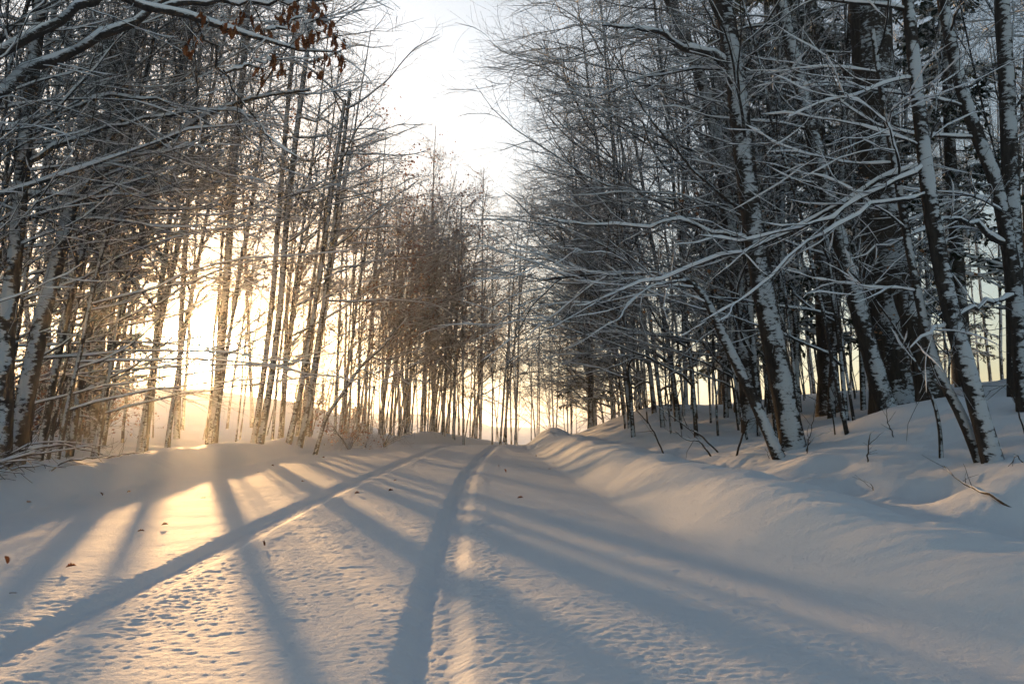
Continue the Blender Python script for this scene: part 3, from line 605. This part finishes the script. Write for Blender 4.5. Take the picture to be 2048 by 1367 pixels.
# where the lane crests
for i, (px, Y, kk) in enumerate([(820, 28, 1), (868, 29, 0), (888, 27.5, 1), (908, 28, 0), (928, 26.6, 1), (985, 31, 1), (1000, 30, 0), (1012, 31, 1), (1030, 34, 1), (1072, 36, 0), (1142, 33, 1), (1078, 40, 1), (960, 36, 1), (940, 40, 0), (1110, 42, 1), (850, 34, 1), (790, 31, 1), (760, 36, 0)]):
    x = (px - 1024) / F * Y; 
    put('crest_tree', (EDGE if kk == 0 else WOOD)[i % 5], 'slim tree standing at the far end where the lane drops away', 'tree', (x, Y, hz(x, Y)), rnd.uniform(0, 6), rnd.uniform(.75, .95), 'trees where the lane drops away'); occupied.append((x, Y))
right_edge = lambda y, r_: float(xr(y)) + 1.95 + 2.3 * r_.random() ** 1.2
fill(30, right_edge, (9.5, 36), [SWEEP, EDGE], [3, 1], .6, math.pi, 'trees along the right bank', lambda x, y, p: zone(p, [(1230, 'snowy tree leaning over the crest from the right bank'), (1330, 'snowy tree arching left above the lit right slope'), (1450, 'snowy tree arching left beside the fallen sticks'), (1600, 'snowy tree behind the leaning trunk nearest the lane'), (9999, 'slim snowy tree amid the dark right trunks')]) + (', nearer' if y < 17 else ', midway' if y < 25 else ', farther off'), 'bank_tree', seed=21, spread=.5)
fill(56, lambda y, r_: float(xr(y)) + 3.6 + 11 * r_.random(), (8.5, 30), [POLE, WOOD], [3, 1], .6, math.pi, 'snow plastered trunks in the right wood', lambda x, y, p: zone(p, [(1400, 'snow plastered trunk behind the lit right slope'), (1550, 'snow plastered trunk left of the leaning trunk nearest the lane'), (1700, 'snow plastered trunk between the two nearest leaning trunks'), (1850, 'snow plastered trunk behind the massive dark trunk'), (9999, 'snow plastered trunk in the wood at the right margin')]), 'wood_tree', seed=22, spread=3.1)
fill(7, lambda y, r_: float(xr(y)) + 4.5 + 8 * r_.random(), (13, 26), [BIG], [1], 2.0, 0, 'thick dark trunks in the right wood', lambda x, y, p: 'thick dark rough trunk deeper in the right wood', 'hemlock_tree', seed=23, spread=3.1)
fill(30, lambda y, r_: y * r_.uniform(.22, .85), (22, 52), [POLE, WOOD], [1, 1], 1.0, 0, 'distant trees of the right wood', lambda x, y, p: 'far trunk in the depth of the right wood', 'wood_tree', ok=lambda x, y: x > float(xr(y)) + 5, seed=24, spread=3.1)
fill(4, lambda y, r_: y * r_.uniform(.24, .62), (17, 34), [CONE], [1], 2.2, 0, 'snow laden hemlocks in the right wood', lambda x, y, p: 'dark green snow laden conifer in the right wood', 'conifer_tree', ok=lambda x, y: x > float(xr(y)) + 4, seed=25, spread=3.1)
fill(12, lambda y, r_: float(xr(y)) + 2.2 + 6 * r_.random(), (8, 24), [SAP], [1], .4, math.pi, 'saplings in the right wood', lambda x, y, p: 'thin snowy sapling between the right wood trunks', 'sapling_tree', cat='sapling', seed=26, spread=1.2, ok=lambda x, y: px_of(x, y) < 1700 or y > 9.5)
fill(5, lambda y, r_: float(xr(y)) + 2.4 + 3 * r_.random(), (9, 16), [BEECH], [1], .6, math.pi, 'beech saplings in the right wood', lambda x, y, p: 'beech sapling with pale tan leaves in the right wood', 'beech_sapling', cat='sapling', seed=27, spread=1.2)
x, Y = (1180 - 1024) / F * 25 - .6, 25
put('conifer_tree', CONE[0], 'dark conifer overhanging the lane at the foot of the right slope', 'tree', (x + .6, Y, hz(x + .6, Y)), 1.0, .62); 
for px, Y, lab, rz_ in [(1560, 16, 'dark conifer behind the leaning trunk nearest the lane', 0.4), (1480, 20, 'dark conifer left behind the leaning trunk nearest the lane', 2.0), (1655, 14.5, 'dark conifer between the leaning trunks and the massive trunk', 3.3), (1930, 15, 'dark conifer at the right margin behind the pair of stems', 4.0)]:
    x = (px - 1024) / F * Y; put('conifer_tree', CONE[int(px) % 2], lab, 'tree', (x, Y, hz(x, Y)), rz_, 1.05)
put('conifer_tree', CONE[0], 'dark conifer in the upper left behind the snowy limbs', 'tree', (-9.6, 17, hz(-9.6, 17)), 2.6, .9)
fill(8, lambda y, r_: y * math.tan(AZ) + r_.uniform(-3.0, 11), (33, 44), [SHRUB, LSHRUB], [2, 1], .8, 0, 'low bushes before the snow field', lambda x, y, p: zone(p, [(420, 'low bush on the field edge beneath the sun'), (640, 'low bush on the field edge past the sun'), (9999, 'low bush behind the far left bank')]), 'bush', cat='bush', smin=.9, smax=1.4, seed=17, spread=3.1, ok=lambda x, y: x < float(xl(y)) - 2 and px_of(x, y) > 600)
put('conifer_tree', CONE[1], 'hazy dark conifer behind the upper left branches', 'tree', (-12.5, 22, hz(-12.5, 22)), 2.0, 1.0)


# ------------------------------------------------------------------ twigs, sticks, brush pile, fallen leaves
def stick(name, label, pts, r0, r1, seed, side=5, cat='twig', Ls=(.08, .3), S=6, snow=True, group=None, m=None):
    rng = np.random.default_rng(seed); pts = np.array(pts, float); loc = pts[0].copy()
    q = resample(np.c_[pts - loc, np.linspace(r0, r1, len(pts))], 12); P = q[None, :, :3] + np.r_[np.zeros((1, 3)), rng.normal(0, .006, (11, 3))][None]; R = q[None, :, 3]
    o = thing(name, label, cat, loc, group=group); a = Acc(); tubes(a, P, R, S); newobj('stem', a.mesh('stem', m or m_stick), o)
    if side:
        Q, RR = grow(rng, P, R, side, .3, .98, (30, 65), Ls, 5, .12, .05, None, 0, .008, rtip=.0012)
        for k in range(len(Q)):
            b_ = Acc(); tubes(b_, Q[k:k + 1], RR[k:k + 1], 4); newobj('side_twig', b_.mesh('side_twig', m or m_stick), o)
    if snow:
        c = Acc(); snow_on(c, P, R, rng, 5, .002, .9, 1.1); me = c.mesh('snow', m_bsnow)
        if me: newobj('snow', me, o)['kind'] = 'stuff'
    return o
def gp(px, py): return on_ground(px, py)
def sprig(label, pts, Y, seed, r=.006, side=4, cat='twig', name='twig', Ls=(.06, .2), bury=True):
    b_ = gp(*pts[0]) if Y is None else at(*pts[0], Y); yy = b_[1]
    P = [at(px, py, yy + .03 * i) for i, (px, py) in enumerate(pts)]; P[0] = np.array([P[0][0], P[0][1], min(P[0][2], hz(P[0][0], P[0][1])) - .05])
    return stick(name, label, P, r, r * .35, seed, side, cat, Ls)
sprig('crooked bare twig poking from the top of the rounded mound', [(1790, 872), (1780, 852), (1773, 835), (1774, 815)], None, 31)
sprig('dark forked twig cluster in the hollow below the rounded mound', [(1733, 925), (1735, 905), (1738, 885), (1737, 870)], None, 32, .008, 8, Ls=(.08, .22))
sprig('tiny twig in the lower snow hollow on the right bank', [(1750, 980), (1740, 965), (1728, 958)], None, 33, .004, 2)
sprig('thin bare twig on the slope left of the leaning trunk', [(1542, 918), (1535, 905), (1528, 895)], None, 34, .004, 3)
sprig('thin upright sprig right of the leaning trunk foot', [(1612, 895), (1620, 865), (1628, 830), (1632, 800)], 8.6, 35, .006, 5, Ls=(.1, .3))
sprig('bowed bare stem arching right of the leaning trunk foot', [(1672, 872), (1668, 840), (1655, 800), (1630, 760), (1600, 720)], 8.8, 36, .009, 7, Ls=(.2, .6))
sprig('bare low bow of twig looping from the snow beside the leaning trunk', [(1609, 893), (1622, 876), (1645, 866), (1668, 862)], 8.5, 37, .006, 3)
sprig('upright twig in the shade near the rounded mound top', [(1688, 850), (1680, 820), (1668, 790), (1655, 760)], 9.0, 38, .007, 5, Ls=(.15, .5))
sprig('bare crossing twigs at the right margin above the pair of stems', [(2046, 770), (2020, 765), (1990, 775), (1975, 785)], 6.6, 39, .007, 6, Ls=(.15, .4))
sprig('thin twig hanging at the right margin beside the pair of stems', [(2048, 898), (2035, 905), (2025, 925), (2005, 938)], 5.8, 40, .005, 3)
P = [gp(2036, 1018), gp(2000, 1006), gp(1960, 992), gp(1918, 972), gp(1890, 945)]
for i_, q_ in enumerate(P): q_[2] += (-.02, .03, .035, .04, .06)[i_]
stick('fallen_branch', 'bare dark branch lying on the snow at the right margin', P, .012, .004, 41, 6, 'branch', (.08, .22))
for i_, (pts, Y_, lab) in enumerate([([(1440, 888), (1405, 872), (1370, 850), (1330, 822), (1295, 800)], 10.5, 'longest snowy stick leaning among the saplings on the right slope'), ([(1425, 884), (1400, 880), (1372, 880), (1350, 862)], 10.2, 'short crooked stick lying below the leaning saplings on the right slope'), ([(1330, 872), (1300, 850), (1270, 815)], 11.5, 'slanting stick at the left end of the right slope sticks'), ([(1470, 880), (1490, 850), (1500, 835), (1540, 832)], 9.6, 'bent stick just left of the thin leaning stem foot')]):
    sprig(lab, pts, Y_, 50 + i_, .014, 5, 'stick', 'fallen_stick', (.2, .6))
rr = random.Random(3); base_ = at(60, 940, 8.2); bl = np.array([-5.55, 8.2, hz(-5.55, 8.2)])
bp_ = thing('brush_pile', 'heap of cut snowy branches on the left bank top', 'brush pile', bl)
for i_ in range(34):
    rng = np.random.default_rng(600 + i_); c0 = np.array([rr.uniform(-.55, .25), rr.uniform(-1.3, 1.3), 0]); a_ = rr.gauss(math.pi / 2 - .25, .4); Ln = rr.uniform(.8, 1.9)
    t_ = np.linspace(-.5, .5, 8); X_ = c0[0] + np.cos(a_) * t_ * Ln * .6; Y_ = c0[1] + np.sin(a_) * t_ * Ln
    Z_ = H(X_ + bl[0], Y_ + bl[1]) - bl[2] + .02 + rr.random() * .20 + .12 * rr.uniform(-1, 1) * t_
    Pq = np.stack([X_, Y_, Z_], -1)[None] + rng.normal(0, .012, (1, 8, 3)); Rq = np.linspace(1, .35, 8)[None] * rr.uniform(.008, .018)
    a2 = Acc(); tubes(a2, Pq, Rq, 5); Q_, R_ = grow(rng, Pq, Rq, 4, .2, 1, (25, 50), (.2, .5), 4, .1, 0, None, 0, .007); tubes(a2, Q_, R_, 3)
    br_ = newobj('branch', a2.mesh('branch', m_stick), bp_); c2 = Acc(); snow_on(c2, Pq, Rq, rng, 4, .006, 1, 1.1); me = c2.mesh('snow', m_bsnow)
    if me: newobj('snow', me, br_)['kind'] = 'stuff'
P = [gp(215, 918), gp(240, 912), gp(270, 908), gp(300, 905)]
for q_ in P: q_[2] += .02
stick('fallen_branch', 'feathery snow crusted branch lying along the left bank top', P, .012, .004, 61, 9, 'branch', (.15, .35))
FL = [(15, 1131, 'upright brown leaf stuck in the snow at the left margin'), (130, 1139, 'flat brown leaf on lit snow near the left margin'), (18, 1191, 'small dark leaf at the left margin, lowest of all'), (530, 1094, 'large flat brown leaf beside the left tyre track'), (290, 1064, 'small curled leaf in the long shadow left of the track'), (322, 1053, 'flat leaf just right of the small curled leaf'), (400, 998, 'small flat leaf on the sunlit snow before the bright glare'), (205, 994, 'upright leaf in the shade of the left bank foot'), (64, 1006, 'dark oval leaf on the shaded left bank'), (262, 985, 'leaf lying at the shadow edge below the left bank'), (515, 946, 'leaf on the snow just above the bright glare'), (548, 933, 'leaf on the bank foot right above the glare'), (608, 964, 'leaf on the lit patch right of the glare'), (650, 916, 'leaf on the far left side of the lane'), (692, 921, 'tiny leaf far off between bank and left track'), (720, 988, 'leaf in the diagonal shadow between the tracks'), (788, 963, 'bright brown leaf between the tyre tracks'), (776, 984, 'small leaf below the bright brown one between the tracks'), (840, 898, 'far leaf between the tracks near the crest'), (998, 935, 'upright leaf right of the right track'), (1012, 946, 'leaf just right of the upright one past the right track'), (1047, 997, 'small leaf on shaded snow right of the track'), (1095, 938, 'pair like leaf at the foot of the right ridge'), (1073, 914, 'leaf standing at the right ridge far end'), (1052, 899, 'farthest leaf at the right ridge end')]
for i_, (px, py, lab) in enumerate(FL):
    p = gp(px, py); o = newobj('fallen_leaf', LEAVES[i_ % 4], None, (p[0], p[1], hz(p[0], p[1]) + .012)); s_ = rr.uniform(.05, .075); o.scale = (s_, s_, s_)
    up_ = 'upright' in lab or 'standing' in lab
    o.rotation_euler = (rr.uniform(-.4, .4), (-1.2 if up_ else rr.uniform(-.35, -.05)), rr.uniform(0, 6.28)); tag(o, lab, 'leaf', 'fallen leaves on the snow')

# ------------------------------------------------------------------ the thin frosty haze that the low sun lights
mh = bpy.data.materials.new('haze'); mh.use_nodes = True; n = mh.node_tree; n.nodes.remove(n.nodes['Principled BSDF'])
pv = N(n, 'ShaderNodeVolumePrincipled'); pv.inputs['Color'].default_value = (.96, .97, 1, 1); pv.inputs['Density'].default_value = .0024; pv.inputs['Anisotropy'].default_value = .85
n.links.new(pv.outputs[0], n.nodes['Material Output'].inputs['Volume'])
hx = np.array([[x, y, z] for z in (-7, 24) for y in (-32, 224) for x in (-172, 172)], np.float32)
hf = np.array([[0, 2, 3, 1], [4, 5, 7, 6], [0, 1, 5, 4], [2, 6, 7, 3], [0, 4, 6, 2], [1, 3, 7, 5]], np.int32)
ho = newobj('haze', quads('haze', hx, hf, mh, False)); ho['kind'] = 'stuff'; ho['label'] = 'thin frosty sunlit haze in the air'
